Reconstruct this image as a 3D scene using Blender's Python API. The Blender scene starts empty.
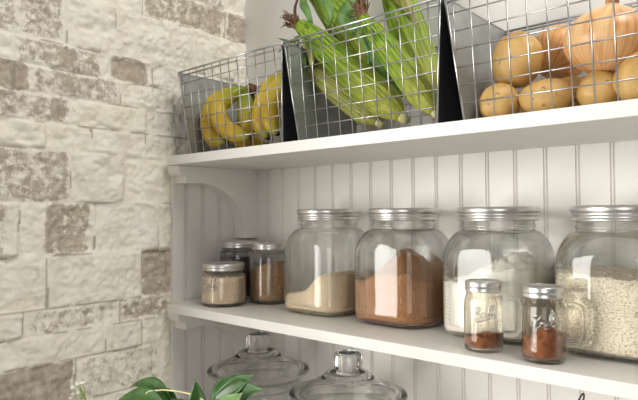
import bpy, bmesh, math, random
import numpy as np
from mathutils import Vector, Matrix, Quaternion
random.seed(7)
C = bpy.context.scene.collection
PI = math.pi

# ------------------------------------------------------------------ helpers
class MB:
    """collects shapes, builds ONE mesh object"""
    def __init__(s): s.v = []; s.f = []; s.sm = []
    def add(s, vs, fs, smooth=True):
        n = len(s.v); s.v += [tuple(v) for v in vs]
        for f in fs: s.f.append(tuple(i + n for i in f)); s.sm.append(smooth)
    def box(s, x0, x1, y0, y1, z0, z1):
        s.add([(x0,y0,z0),(x1,y0,z0),(x1,y1,z0),(x0,y1,z0),(x0,y0,z1),(x1,y0,z1),(x1,y1,z1),(x0,y1,z1)],
              [(0,3,2,1),(4,5,6,7),(0,1,5,4),(1,2,6,5),(2,3,7,6),(3,0,4,7)], False)
    def tube(s, pts, r, n=6, caps=True):
        pts = [Vector(p) for p in pts]; m = len(pts)
        rs = r if isinstance(r, (list, tuple)) else [r]*m
        vs = []; fs = []; up = None
        for i, p in enumerate(pts):
            t = (pts[min(i+1, m-1)] - pts[max(i-1, 0)]).normalized()
            if up is None:
                up = Vector((0,0,1)) if abs(t.z) < .9 else Vector((1,0,0))
            a = (up - t*up.dot(t)).normalized(); b = t.cross(a); up = a
            for k in range(n):
                th = 2*PI*k/n; vs.append(p + (a*math.cos(th) + b*math.sin(th))*rs[i])
        for i in range(m-1):
            for k in range(n):
                k2 = (k+1) % n; fs.append((i*n+k, i*n+k2, (i+1)*n+k2, (i+1)*n+k))
        if caps:
            fs.append(tuple(range(n-1, -1, -1))); fs.append(tuple((m-1)*n+k for k in range(n)))
        s.add(vs, fs)
    def loft(s, rings, cap0=True, cap1=True, smooth=True):
        n = len(rings[0]); vs = [v for r in rings for v in r]; fs = []
        for i in range(len(rings)-1):
            for k in range(n):
                k2 = (k+1) % n; fs.append((i*n+k, i*n+k2, (i+1)*n+k2, (i+1)*n+k))
        if cap0: fs.append(tuple(range(n-1, -1, -1)))
        if cap1: fs.append(tuple((len(rings)-1)*n+k for k in range(n)))
        s.add(vs, fs, smooth)
    def lathe(s, prof, n=48, cap0=True, cap1=True, rad=None, ox=0, oy=0):
        rings = []
        for r, z in prof:
            rings.append([(ox + r*(rad(2*PI*k/n, z) if rad else 1)*math.cos(2*PI*k/n),
                           oy + r*(rad(2*PI*k/n, z) if rad else 1)*math.sin(2*PI*k/n), z) for k in range(n)])
        s.loft(rings, cap0, cap1)
    def extrude(s, poly, ax, a0, a1, smooth=False):
        """poly: list of 2d points in the two axes left of ax"""
        def P(q, a):
            if ax == 0: return (a, q[0], q[1])
            if ax == 1: return (q[0], a, q[1])
            return (q[0], q[1], a)
        n = len(poly); vs = [P(q, a0) for q in poly] + [P(q, a1) for q in poly]
        fs = [tuple(range(n-1, -1, -1)), tuple(range(n, 2*n))]
        for k in range(n): fs.append((k, (k+1) % n, n+(k+1) % n, n+k))
        s.add(vs, fs, smooth)
    def build(s, name, mat, parent=None, loc=None, bevel=0, flat=False):
        me = bpy.data.meshes.new(name); me.from_pydata(s.v, [], s.f); me.update()
        me.polygons.foreach_set('use_smooth', [False if flat else q for q in s.sm])
        bm = bmesh.new(); bm.from_mesh(me); bmesh.ops.recalc_face_normals(bm, faces=bm.faces); bm.to_mesh(me); bm.free()
        o = bpy.data.objects.new(name, me); C.objects.link(o)
        me.materials.append(mat)
        if parent: o.parent = parent
        if loc: o.location = loc
        if bevel:
            m = o.modifiers.new('bevel', 'BEVEL'); m.width = bevel; m.segments = 2; m.limit_method = 'ANGLE'; m.angle_limit = .6
        return o

def tag(o, label=None, cat=None, group=None, kind=None):
    if label: o['label'] = label
    if cat: o['category'] = cat
    if group: o['group'] = group
    if kind: o['kind'] = kind
    return o
def thing(name, label, cat, loc=(0,0,0), rz=0, group=None):
    o = bpy.data.objects.new(name, None); C.objects.link(o); o.empty_display_size = .02
    o.location = loc; o.rotation_euler = (0,0,rz)
    return tag(o, label, cat, group)
def dup(root, loc, rz, label, group=None):
    r = root.copy(); C.objects.link(r); r.location = loc; r.rotation_euler = (0,0,rz); r['label'] = label
    if group: r['group'] = group
    for ch in list(root.children):
        c = ch.copy(); C.objects.link(c); c.parent = r
        for g in list(ch.children):
            d = g.copy(); C.objects.link(d); d.parent = c
    return r
def attr(o, name, vals):
    a = o.data.attributes.new(name, 'FLOAT', 'POINT'); a.data.foreach_set('value', list(vals))

# value noise (numpy)
_rng = np.random.RandomState(3); _T = _rng.rand(256, 256)
def vnoise(x, y):
    xi = np.floor(x).astype(int); yi = np.floor(y).astype(int); fx = x-xi; fy = y-yi
    fx = fx*fx*(3-2*fx); fy = fy*fy*(3-2*fy)
    g = lambda a, b: _T[a % 256, b % 256]
    return (g(xi,yi)*(1-fx)+g(xi+1,yi)*fx)*(1-fy) + (g(xi,yi+1)*(1-fx)+g(xi+1,yi+1)*fx)*fy
def fbm(x, y, o=4, lac=2.1, gain=.5):
    s = 0; a = 1; t = 0
    for i in range(o): s = s + a*vnoise(x+17*i, y+31*i); t += a; x = x*lac; y = y*lac; a *= gain
    return s/t

# ------------------------------------------------------------------ materials
def newmat(name):
    m = bpy.data.materials.new(name); m.use_nodes = True; nt = m.node_tree
    return m, nt, nt.nodes['Principled BSDF'], nt.nodes['Material Output']
def N(nt, t, **kw):
    n = nt.nodes.new(t)
    for k, v in kw.items(): setattr(n, k, v)
    return n
def ramp(nt, fac, stops):
    r = N(nt, 'ShaderNodeValToRGB'); e = r.color_ramp.elements
    while len(e) < len(stops): e.new(.5)
    for i, (p, c) in enumerate(stops): e[i].position = p; e[i].color = (*c, 1)
    nt.links.new(fac, r.inputs[0]); return r.outputs[0]
def mix(nt, fac, a, b, mode='MIX'):
    m = N(nt, 'ShaderNodeMix', data_type='RGBA', blend_type=mode)
    for s, v in ((0, fac), (6, a), (7, b)):
        if hasattr(v, 'is_linked') or hasattr(v, 'links'): nt.links.new(v, m.inputs[s])
        elif s == 0: m.inputs[0].default_value = v
        else: m.inputs[s].default_value = (*v, 1)
    return m.outputs[2]
def noise(nt, scale, detail=4, rough=.55, coord='Object', sc=(1,1,1)):
    tc = N(nt, 'ShaderNodeTexCoord'); mp = N(nt, 'ShaderNodeMapping'); mp.inputs['Scale'].default_value = sc
    nt.links.new(tc.outputs[coord], mp.inputs[0]); n = N(nt, 'ShaderNodeTexNoise')
    n.inputs['Scale'].default_value = scale; n.inputs['Detail'].default_value = detail; n.inputs['Roughness'].default_value = rough
    nt.links.new(mp.outputs[0], n.inputs['Vector']); return n.outputs['Fac']
def bump(nt, b, h, strength, dist=.001):
    n = N(nt, 'ShaderNodeBump'); n.inputs['Strength'].default_value = strength; n.inputs['Distance'].default_value = dist
    nt.links.new(h, n.inputs['Height']); nt.links.new(n.outputs[0], b.inputs['Normal'])
def attrn(nt, name):
    a = N(nt, 'ShaderNodeAttribute', attribute_name=name); return a.outputs['Fac']

def simple(name, col, rough=.5, metal=0, var=.06, nscale=30, bumpk=0, col2=None, spec=.5, coord='Object', nsc=(1,1,1), detail=4, lo=.35, hi=.65):
    m, nt, b, o = newmat(name)
    c2 = col2 or tuple(max(0, c*(1-var)) for c in col)
    f = noise(nt, nscale, detail, coord=coord, sc=nsc)
    nt.links.new(ramp(nt, f, [(lo, c2), (hi, col)]), b.inputs['Base Color'])
    b.inputs['Roughness'].default_value = rough; b.inputs['Metallic'].default_value = metal
    b.inputs['Specular IOR Level'].default_value = spec
    if bumpk: bump(nt, b, f, bumpk)
    return m

M = {}
M['paint'] = simple('white satin paint', (.80,.782,.745), .42, var=.03, nscale=12)
M['beadboard'] = simple('white beadboard paint', (.80,.775,.74), .45, var=.03, nscale=9)
M['plaster'] = simple('pale wall paint', (.76,.74,.71), .7, var=.03, nscale=6)
M['counter'] = simple('pale counter', (.66,.63,.58), .4)
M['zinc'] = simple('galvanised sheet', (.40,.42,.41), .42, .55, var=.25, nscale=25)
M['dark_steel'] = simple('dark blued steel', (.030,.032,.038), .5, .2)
M['wire'] = simple('bright wire', (.56,.56,.56), .3, .95, var=.1, nscale=60)
M['tin'] = simple('jar lid tin', (.73,.72,.70), .30, .9, var=.08, nscale=80)
M['stem_green'] = simple('green stem', (.22,.34,.06), .5, var=.3)
M['leaf'] = simple('peony leaf', (.032,.11,.012), .38, col2=(.016,.06,.008), nscale=40)
M['leaf_pale'] = simple('leaf underside', (.18,.31,.11), .5, col2=(.12,.23,.07), nscale=40)
M['petal'] = simple('white petal', (.85,.86,.76), .6, var=.1, nscale=90)
M['black_wire'] = simple('black wire', (.012,.012,.012), .4, .3)
M['sugar'] = simple('cane sugar', (.76,.62,.44), .85, col2=(.64,.49,.32), nscale=420, bumpk=.5, detail=2)
M['brown_sugar'] = simple('brown sugar', (.48,.235,.10), .85, col2=(.27,.115,.045), nscale=330, bumpk=1, detail=3)
M['flour'] = simple('flour', (.92,.88,.80), .9, col2=(.86,.81,.71), nscale=130, bumpk=.8)
M['oats'] = simple('oats', (.84,.76,.61), .85, col2=(.52,.40,.25), nscale=300, bumpk=1, detail=1, lo=.34, hi=.5, nsc=(1,1,1.7))
M['crystal'] = simple('tan crystals', (.80,.63,.46), .85, col2=(.64,.47,.32), nscale=480, bumpk=.5, detail=2)
M['grain'] = simple('brown grain', (.46,.29,.16), .7, col2=(.18,.09,.04), nscale=380, bumpk=1, detail=1)
M['dark_grain'] = simple('dark grain', (.12,.085,.06), .7, col2=(.05,.035,.025), nscale=300, bumpk=1, detail=1)
M['cocoa'] = simple('ground spice', (.36,.125,.045), .9, col2=(.17,.055,.02), nscale=120, bumpk=.8)
M['silk'] = simple('dry corn silk', (.20,.105,.045), .7, col2=(.05,.025,.012), nscale=90)
M['stub'] = simple('cut corn stalk', (.72,.66,.38), .7, col2=(.45,.42,.16), nscale=120)
M['root'] = simple('onion roots', (.55,.42,.26), .9, col2=(.25,.16,.08), nscale=120)
M['neck'] = simple('dry onion neck', (.50,.26,.10), .7, col2=(.22,.09,.03), nscale=120)

def glass_mat(name, tint, edge, edge_pow=.35, rough=.0, extra=0.0):
    m, nt, b, o = newmat(name); nt.nodes.remove(b)
    lw = N(nt, 'ShaderNodeLayerWeight'); lw.inputs['Blend'].default_value = edge_pow
    nf = noise(nt, 40, 2)
    c = ramp(nt, lw.outputs['Facing'], [(.0, tint), (.72, tuple(.93*t for t in tint)), (1, edge)])  # edge colour paints in the dark outline that refraction would give
    tr = N(nt, 'ShaderNodeBsdfTransparent'); nt.links.new(c, tr.inputs[0])
    gl = N(nt, 'ShaderNodeBsdfGlossy'); gl.inputs['Roughness'].default_value = .02 + rough
    bn = N(nt, 'ShaderNodeBump'); bn.inputs['Strength'].default_value = .12; bn.inputs['Distance'].default_value = .002
    nt.links.new(nf, bn.inputs['Height']); nt.links.new(bn.outputs[0], gl.inputs['Normal'])
    fr = N(nt, 'ShaderNodeFresnel'); fr.inputs['IOR'].default_value = 1.45
    geo = N(nt, 'ShaderNodeNewGeometry')          # back faces reflect as a thin pane too
    ior = N(nt, 'ShaderNodeMix', data_type='FLOAT'); nt.links.new(geo.outputs['Backfacing'], ior.inputs[0])
    ior.inputs[2].default_value = 1.45; ior.inputs[3].default_value = 1/1.45
    nt.links.new(ior.outputs[0], fr.inputs['IOR'])
    ad = N(nt, 'ShaderNodeMath', operation='ADD'); ad.inputs[1].default_value = extra; ad.use_clamp = True
    nt.links.new(fr.outputs[0], ad.inputs[0])
    mx = N(nt, 'ShaderNodeMixShader'); nt.links.new(ad.outputs[0], mx.inputs[0]); nt.links.new(tr.outputs[0], mx.inputs[1]); nt.links.new(gl.outputs[0], mx.inputs[2])
    nt.links.new(mx.outputs[0], o.inputs[0]); return m
M['glass'] = glass_mat('clear jar glass', (.975,.98,.975), (.42,.45,.44))
M['mugglass'] = glass_mat('warm mug glass', (.965,.955,.93), (.50,.46,.36))
M['lidglass'] = glass_mat('thick lid glass', (.93,.93,.925), (.30,.31,.30))
M['emboss'] = glass_mat('embossed glass', (.88,.87,.84), (.5,.48,.44), extra=.34, rough=.12)
def solid_glass(name='solid pressed glass', tint=(.97,.975,.97), clear=0):
    m, nt, b, o = newmat(name)
    f = noise(nt, 30, 2)
    lw0 = N(nt, 'ShaderNodeLayerWeight'); lw0.inputs['Blend'].default_value = .5      # dark outline painted in towards the rim, standing in for refracted dark surroundings
    nt.links.new(ramp(nt, lw0.outputs['Facing'], [(0,tint),(.62,tuple(.96*t for t in tint)),(.90,(.30,.31,.30))]), b.inputs['Base Color'])
    b.inputs['Specular IOR Level'].default_value = .5
    if clear:      # thin pane where looked at squarely, full refraction towards the rim of the form
        tr = N(nt, 'ShaderNodeBsdfTransparent'); lw = N(nt, 'ShaderNodeLayerWeight'); lw.inputs['Blend'].default_value = .5
        nt.links.new(ramp(nt, lw.outputs['Facing'], [(0,tint),(.55,tuple(.97*t for t in tint)),(.92,(.35,.36,.355))]), tr.inputs[0])  # pane tint darkened by angle too, painting the same outline
        gl = N(nt, 'ShaderNodeBsdfGlossy'); gl.inputs['Roughness'].default_value = .02
        bn = N(nt, 'ShaderNodeBump'); bn.inputs['Strength'].default_value = .10; bn.inputs['Distance'].default_value = .002
        nt.links.new(f, bn.inputs['Height']); nt.links.new(bn.outputs[0], gl.inputs['Normal'])
        geo = N(nt, 'ShaderNodeNewGeometry'); ior = N(nt, 'ShaderNodeMix', data_type='FLOAT'); nt.links.new(geo.outputs['Backfacing'], ior.inputs[0])
        ior.inputs[2].default_value = 1.45; ior.inputs[3].default_value = 1/1.45
        fr = N(nt, 'ShaderNodeFresnel'); nt.links.new(ior.outputs[0], fr.inputs['IOR'])
        pane = N(nt, 'ShaderNodeMixShader'); nt.links.new(fr.outputs[0], pane.inputs[0]); nt.links.new(tr.outputs[0], pane.inputs[1]); nt.links.new(gl.outputs[0], pane.inputs[2])
        mr = N(nt, 'ShaderNodeMapRange'); mr.inputs['From Min'].default_value = .22; mr.inputs['From Max'].default_value = .60; mr.inputs['To Min'].default_value = 1-clear
        nt.links.new(lw.outputs['Facing'], mr.inputs['Value']); mx = N(nt, 'ShaderNodeMixShader'); nt.links.new(mr.outputs[0], mx.inputs[0])
        nt.links.new(pane.outputs[0], mx.inputs[1]); nt.links.new(b.outputs[0], mx.inputs[2]); nt.links.new(mx.outputs[0], o.inputs[0])
    b.inputs['Transmission Weight'].default_value = 1; b.inputs['IOR'].default_value = 1.45; b.inputs['Roughness'].default_value = 0.0
    return m
M['solidglass'] = solid_glass()
M['glass'] = solid_glass('clear jar glass', (.99,.995,.99), .85)
M['mugglass'] = solid_glass('warm mug glass', (.99,.975,.94), .8)
M['lidglass'] = solid_glass('thick lid glass', (.93,.935,.925))

def brick_mat():
    m, nt, b, o = newmat('whitewashed rough stone brick')
    st = attrn(nt, 'stain'); tone = attrn(nt, 'tone'); jt = attrn(nt, 'joint'); hollow = attrn(nt, 'hollow')
    base = mix(nt, tone, (.84,.80,.72), (.88,.84,.70))
    n1 = noise(nt, 22, 6, .6)
    base = mix(nt, .55, base, ramp(nt, n1, [(.3,(.72,.66,.57)),(.6,(.90,.87,.79))]))
    n2 = noise(nt, 62, 8, .75); n3 = noise(nt, 14, 3, .5)
    # worn patches: bare stone where wash has flaked (mask from the wall's own stain map + noise)
    s = N(nt, 'ShaderNodeMath', operation='MULTIPLY_ADD'); nt.links.new(n2, s.inputs[0]); s.inputs[1].default_value = 2.2; nt.links.new(st, s.inputs[2])
    s2 = N(nt, 'ShaderNodeMath', operation='MULTIPLY_ADD'); nt.links.new(n3, s2.inputs[0]); s2.inputs[1].default_value = .7; nt.links.new(s.outputs[0], s2.inputs[2])
    k = ramp(nt, s2.outputs[0], [(0,(0,0,0)),(1,(1,1,1))])
    mr = N(nt, 'ShaderNodeMapRange'); mr.inputs['From Min'].default_value = 1.74; mr.inputs['From Max'].default_value = 2.02; mr.clamp = True
    nt.links.new(s2.outputs[0], mr.inputs['Value'])
    bare = ramp(nt, noise(nt, 80, 4), [(.35,(.26,.20,.14)),(.65,(.47,.40,.32))])
    mf = N(nt, 'ShaderNodeMath', operation='MULTIPLY'); mf.inputs[1].default_value = .78; nt.links.new(mr.outputs[0], mf.inputs[0])
    c = mix(nt, mf.outputs[0], base, bare)
    c = mix(nt, jt, c, (.33,.28,.22))
    nt.links.new(c, b.inputs['Base Color']); b.inputs['Roughness'].default_value = .85; b.inputs['Specular IOR Level'].default_value = .25
    bump(nt, b, n2, .75, .003); return m
M['brick'] = brick_mat()

def husk_mat():
    m, nt, b, o = newmat('corn husk')
    t = attrn(nt, 'along'); 
    u = attrn(nt, 'leafid')
    f = noise(nt, 46, 4, .7, sc=(7,7,.16)); g = noise(nt, 90, 2, sc=(5,5,.2))
    green = ramp(nt, f, [(.36,(.025,.085,.003)),(.49,(.12,.235,.010)),(.60,(.33,.42,.05))])
    pale = ramp(nt, f, [(.35,(.24,.29,.025)),(.65,(.52,.47,.10))])
    tm = N(nt, 'ShaderNodeMath', operation='MULTIPLY_ADD'); nt.links.new(f, tm.inputs[0]); tm.inputs[1].default_value = .9; nt.links.new(t, tm.inputs[2])
    mr = N(nt, 'ShaderNodeMapRange'); mr.inputs['From Min'].default_value = .58; mr.inputs['From Max'].default_value = 1.05; nt.links.new(tm.outputs[0], mr.inputs['Value'])
    c = mix(nt, mr.outputs[0], pale, green)
    c = mix(nt, u, c, (.40,.45,.09))
    nt.links.new(c, b.inputs['Base Color']); b.inputs['Roughness'].default_value = .5; b.inputs['Specular IOR Level'].default_value = .3
    bump(nt, b, g, .8, .0015); return m
M['husk'] = husk_mat()
M['husk_olive'] = None
def husk2():
    m, nt, b, o = newmat('olive corn husk')
    f = noise(nt, 26, 3, sc=(7,7,.35)); g = noise(nt, 90, 2, sc=(5,5,.2))
    c = ramp(nt, f, [(.34,(.14,.17,.025)),(.5,(.29,.31,.06)),(.66,(.42,.36,.13))])
    nt.links.new(c, b.inputs['Base Color']); b.inputs['Roughness'].default_value = .5; bump(nt, b, g, .5, .0012); return m
M['husk_olive'] = husk2()
M['husk_leaf'] = simple('dark husk leaf', (.16,.30,.07), .5, col2=(.06,.14,.03), nscale=30, nsc=(4,4,1))

def banana_mat():
    m, nt, b, o = newmat('banana skin')
    t = attrn(nt, 'along'); f = noise(nt, 35, 4); sp = noise(nt, 140, 2)
    c = ramp(nt, t, [(0,(.05,.035,.015)),(.05,(.10,.14,.015)),(.20,(.22,.28,.02)),(.40,(.57,.41,.03)),(.82,(.55,.35,.025)),(.93,(.38,.36,.03)),(.975,(.16,.15,.02)),(1,(.025,.018,.01))])
    c = mix(nt, mixf(nt, f, .56, .66, .35), c, (.42,.24,.03)); c = mix(nt, mixf(nt, sp, .66, .72, .6), c, (.17,.08,.02))
    nt.links.new(c, b.inputs['Base Color']); b.inputs['Roughness'].default_value = .42; return m
def mixf(nt, s, a, bb, k):
    r = N(nt, 'ShaderNodeMapRange'); r.inputs['From Min'].default_value = a; r.inputs['From Max'].default_value = bb; r.inputs['To Max'].default_value = k
    nt.links.new(s, r.inputs['Value']); return r.outputs[0]
M['banana'] = banana_mat()
def potato_mat():
    m, nt, b, o = newmat('potato skin')
    f = noise(nt, 18, 5); sp = noise(nt, 110, 2); fine = noise(nt, 300, 2)
    c = ramp(nt, f, [(.32,(.33,.17,.05)),(.5,(.53,.32,.10)),(.7,(.62,.41,.155))])
    c = mix(nt, mixf(nt, sp, .66, .72, .75), c, (.20,.10,.04))
    nt.links.new(c, b.inputs['Base Color']); b.inputs['Roughness'].default_value = .5; bump(nt, b, fine, .15); return m
M['potato'] = potato_mat()
def onion_mat():
    m, nt, b, o = newmat('onion skin')
    a = attrn(nt, 'meridian'); t = attrn(nt, 'along')
    cb = N(nt, 'ShaderNodeCombineXYZ'); nt.links.new(a, cb.inputs[0])
    mt = N(nt, 'ShaderNodeMath', operation='MULTIPLY'); mt.inputs[1].default_value = .25; nt.links.new(t, mt.inputs[0]); nt.links.new(mt.outputs[0], cb.inputs[1])
    n = N(nt, 'ShaderNodeTexNoise'); n.inputs['Scale'].default_value = 9; n.inputs['Detail'].default_value = 4; nt.links.new(cb.outputs[0], n.inputs['Vector'])
    c = ramp(nt, n.outputs['Fac'], [(.30,(.48,.19,.06)),(.45,(.68,.38,.16)),(.6,(.76,.52,.27)),(.75,(.62,.28,.10))])
    c = mix(nt, mixf(nt, noise(nt, 12, 3), .5, .7, .5), c, (.55,.21,.05))
    c = mix(nt, mixf(nt, t, .72, .95, .55), c, (.74,.55,.27))
    nt.links.new(c, b.inputs['Base Color']); b.inputs['Roughness'].default_value = .33
    bump(nt, b, n.outputs['Fac'], .25, .001); return m
M['onion'] = onion_mat()

# ------------------------------------------------------------------ setting
H = .30          # clear height between the shelves
TU, TL = .0195, .018
DEP = .2436      # shelf depth

def brick_wall():
    y0, y1, z0, z1 = -.86, .0, -.36, .86; st = .0028
    ny = int((y1-y0)/st)+1; nz = int((z1-z0)/st)+1
    Y, Z = np.meshgrid(np.linspace(y0, y1, ny), np.linspace(z0, z1, nz))
    rows = [  # z0, z1, vertical joints (y), stains [(ya, yb, amount)]
        (-.40,-.27,[-.70,-.5,-.3,-.1],[(-.7,-.5,.5)]),
        (-.27,-.165,[-.62,-.40,-.22],[(-.62,-.40,.4)]),
        (-.165,-.083,[-.66,-.435,-.245],[(-.66,-.435,.95),(-.435,-.245,.28)]),
        (-.083,-.029,[-.60,-.372,-.292],[(-.372,-.292,.22)]),
        (-.029,.018,[-.532,-.341,-.20],[(-.532,-.345,.3),(-.341,-.2,.50)]),
        (.018,.118,[-.66,-.489,-.293],[(-.293,-.20,.78),(-.66,-.489,.1)]),
        (.118,.218,[-.539,-.397,-.25],[(-.66,-.555,.45),(-.50,-.40,.62)]),
        (.218,.317,[-.62,-.447,-.333],[(-.62,-.447,.50)]),
        (.317,.367,[-.70,-.494,-.404,-.283],[]),
        (.367,.420,[-.62,-.447,-.281,-.15],[(-.62,-.447,.52),(-.285,-.15,.15)]),
        (.420,.471,[-.55,-.342,-.20],[(-.8,-.52,1.0),(-.52,-.345,.45)]),
        (.471,.521,[-.552,-.365,-.265,-.13],[(-.552,-.38,.48),(-.365,-.27,.78)]),
        (.521,.623,[-.60,-.453,-.353,-.158],[(-.62,-.456,.45)]),
        (.623,.692,[-.66,-.50,-.29,-.066],[(-.29,-.07,.56),(-.066,.1,.72)]),
        (.692,.79,[-.58,-.34,-.066],[(-.34,-.066,.45)]),
        (.79,.90,[-.64,-.42,-.2],[(-.42,-.2,.4)]),
    ]
    # the courses wander a little
    Zw = Z + .0022*(fbm(Y*9, Z*3, 2)-.5) ; Yw = Y + .004*(fbm(Y*8+9, Z*14, 2)-.5)
    Hh = np.zeros_like(Y); stain = np.zeros_like(Y); tone = np.zeros_like(Y); joint = np.zeros_like(Y)
    rr = random.Random(11)
    for (a, b, vj, sts) in rows:
        inr = (Zw >= a) & (Zw < b)
        edges = [-1.2] + vj + [.3]
        for e0, e1 in zip(edges[:-1], edges[1:]):
            mk = inr & (Yw >= e0) & (Yw < e1)
            if not mk.any(): continue
            off = rr.uniform(-.0026, .0026); ty = rr.uniform(-.02, .02); tz = rr.uniform(-.035, .035); tn = rr.random(); rg = rr.uniform(.6, 1.25)
            dz = np.minimum(Zw-a, b-Zw); dy = np.minimum(Yw-e0, e1-Yw)
            d = np.minimum(dz, dy)
            chip = .0045*fbm(Y*70+e0*50, Z*70+a*30, 3)
            prof = np.clip((d-.0005)/(.0022+chip), 0, 1)
            rough = (fbm(Y*26+a*91, Z*30+e0*77, 5)-.5)*.0175*rg + (np.abs(fbm(Y*55+e0*31, Z*55, 3)-.5)*-.012)
            h = off + ty*(Y-(e0+e1)/2) + tz*(Z-(a+b)/2) + rough
            h = h*prof - .0024*(1-prof)
            Hh = np.where(mk, h, Hh)
            tone = np.where(mk, tn, tone)
            jn = np.where((d < .0016) & (fbm(Y*22+3, Z*22+5, 2) > .53), .75, 0.0)
            joint = np.where(mk, jn, joint)
            sv = .02
            for (sa, sb, am) in sts:
                w = np.clip((Yw-sa)/.012, 0, 1)*np.clip((sb-Yw)/.012, 0, 1)*np.clip((dz+.004)/.012, 0, 1)
                stain = np.where(mk, np.maximum(stain, am*w), stain)
    X = -.0455 + np.clip(Hh, -.012, .0075)
    near = np.clip((Y+.224)/.006, 0, 1)*(Z < .325)      # flattened where the side panel is fixed
    X = X*(1-near) + (-.0505)*near
    n0 = ny*nz
    V = np.stack([X.ravel(), Y.ravel(), Z.ravel()], 1)
    i = np.arange(nz-1)[:, None]*ny + np.arange(ny-1)[None, :]
    F = np.stack([i, i+1, i+1+ny, i+ny], -1).reshape(-1, 4)
    verts = V.tolist(); faces = F.tolist()
    # solid back of the wall
    k = len(verts); verts += [(-.16,y0,z0),(-.16,y1,z0),(-.16,y1,z1),(-.16,y0,z1)]
    c = [0, ny-1, n0-1, n0-ny]
    faces += [[k, k+3, k+2, k+1]]
    faces += [[k+1, k] + [int(q) for q in range(0, ny)]]
    faces += [[k+3, k+2] + [int(q) for q in range(n0-1, n0-ny-1, -1)]]
    faces += [[k, k+3] + [int(q) for q in range(n0-ny, -1, -ny)]]
    faces += [[k+2, k+1] + [int(q) for q in range(ny-1, n0, ny)]]
    me = bpy.data.meshes.new('wall_left'); me.from_pydata(verts, [], faces); me.update()
    me.polygons.foreach_set('use_smooth', [True]*(len(faces)-5) + [False]*5)
    o = bpy.data.objects.new('wall_left', me); C.objects.link(o); me.materials.append(M['brick']); o['kind'] = 'structure'
    pad = [0.0]*4
    attr(o, 'stain', stain.ravel().tolist()+pad); attr(o, 'tone', tone.ravel().tolist()+pad); attr(o, 'joint', joint.ravel().tolist()+pad); attr(o, 'hollow', [0.0]*len(verts))
brick_wall()

def bead_profile(a0, a1, grooves, depth=.0024, gw=.0016, bead=.0045):
    """front-line of beadboard: list of (a, offset out of the surface)"""
    P = [(a0, 0)]
    for g in sorted(grooves):
        if not (a0+.006 < g < a1-.006): continue
        h = bead/2
        P += [(g-h-gw, 0), (g-h-gw*.6, -depth), (g-h-gw*.1, -depth), (g-h*.6, -.0003), (g, .0003), (g+h*.6, -.0003), (g+h+gw*.1, -depth), (g+h+gw*.6, -depth), (g+h+gw, 0)]
    P.append((a1, 0)); return P

wb = MB(); wb.box(-.16, 1.9, .012, .10, -.36, .95); wb.box(-.16, 1.9, 0, .012, H+TU, .95)
tag(wb.build('wall_back', M['plaster']), kind='structure')
pr = bead_profile(-.06, 1.6, [.6972-.0509*k for k in range(-17, 15)])
t = MB(); t.extrude([(a, -o) for a, o in pr] + [(1.6, .0118), (-.06, .0118)], 2, -.358, H+TU-.0005)
tag(t.build('trim_1', M['beadboard']), kind='structure')
pr = bead_profile(-.2190, -.0005, [-.1845, -.1370, -.0895, -.0420], depth=.0045, gw=.0026)
t = MB(); t.extrude([(-.0400 + o, a) for a, o in pr] + [(-.0500, -.0005), (-.0500, -.2190)], 2, -.358, H-.0003)
tag(t.build('trim_2', M['beadboard']), kind='structure')
t = MB(); t.box(-.035, 1.9, -.66, -.002, -.40, -.36)
tag(t.build('trim_3', M['counter'], bevel=.003), kind='structure')

def bracket(name, top, parent):
    """arched corbel against the side panel, as an outline in the y,z plane"""
    b = MB()
    # outline (y, z from the board's underside)
    P = [(-.0006, 0), (-.232, 0), (-.232, -.008)]
    for k in range(7):                                  # ogee nose
        a = k/6*PI/2; P.append((-.232 + .011*(1-math.cos(a)), -.008 - .014*math.sin(a)))
    P += [(-.2135, -.0225), (-.2135, -.0385), (-.190, -.0385), (-.178, -.0365)]
    cy, cz, ry, rz = -.176, -.1535, .136, .117
    for k in range(1, 19):
        a = PI/2 - k/18*PI/2*.98; P.append((cy + ry*math.cos(a), cz + rz*math.sin(a)))
    P += [(-.040, -.165), (-.0006, -.165)]
    b.extrude(P, 0, -.0397, .0, False)
    o = b.build(name, M['paint'], parent, bevel=.0008); o.location = (0, 0, top); return o

def shelf(zt, th, label):
    r = thing('shelf', label, 'shelf', (0, 0, zt-th))
    b = MB(); b.extrude([(-.0265,-DEP), (1.55,-DEP), (1.55,-.0006), (-.0396,-.0006), (-.0396,-.2215), (-.0265,-.2215)], 2, 0, th); b.build('board', M['paint'], r, bevel=.0012)
    # the arched corbel hangs beneath
    bracket('bracket', -.0002, r); return r
shelf(H+TU, TU, 'upper white painted shelf carrying the wire baskets of vegetables')
shelf(0, TL, 'lower white painted shelf carrying the metal lidded glass jars')

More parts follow.
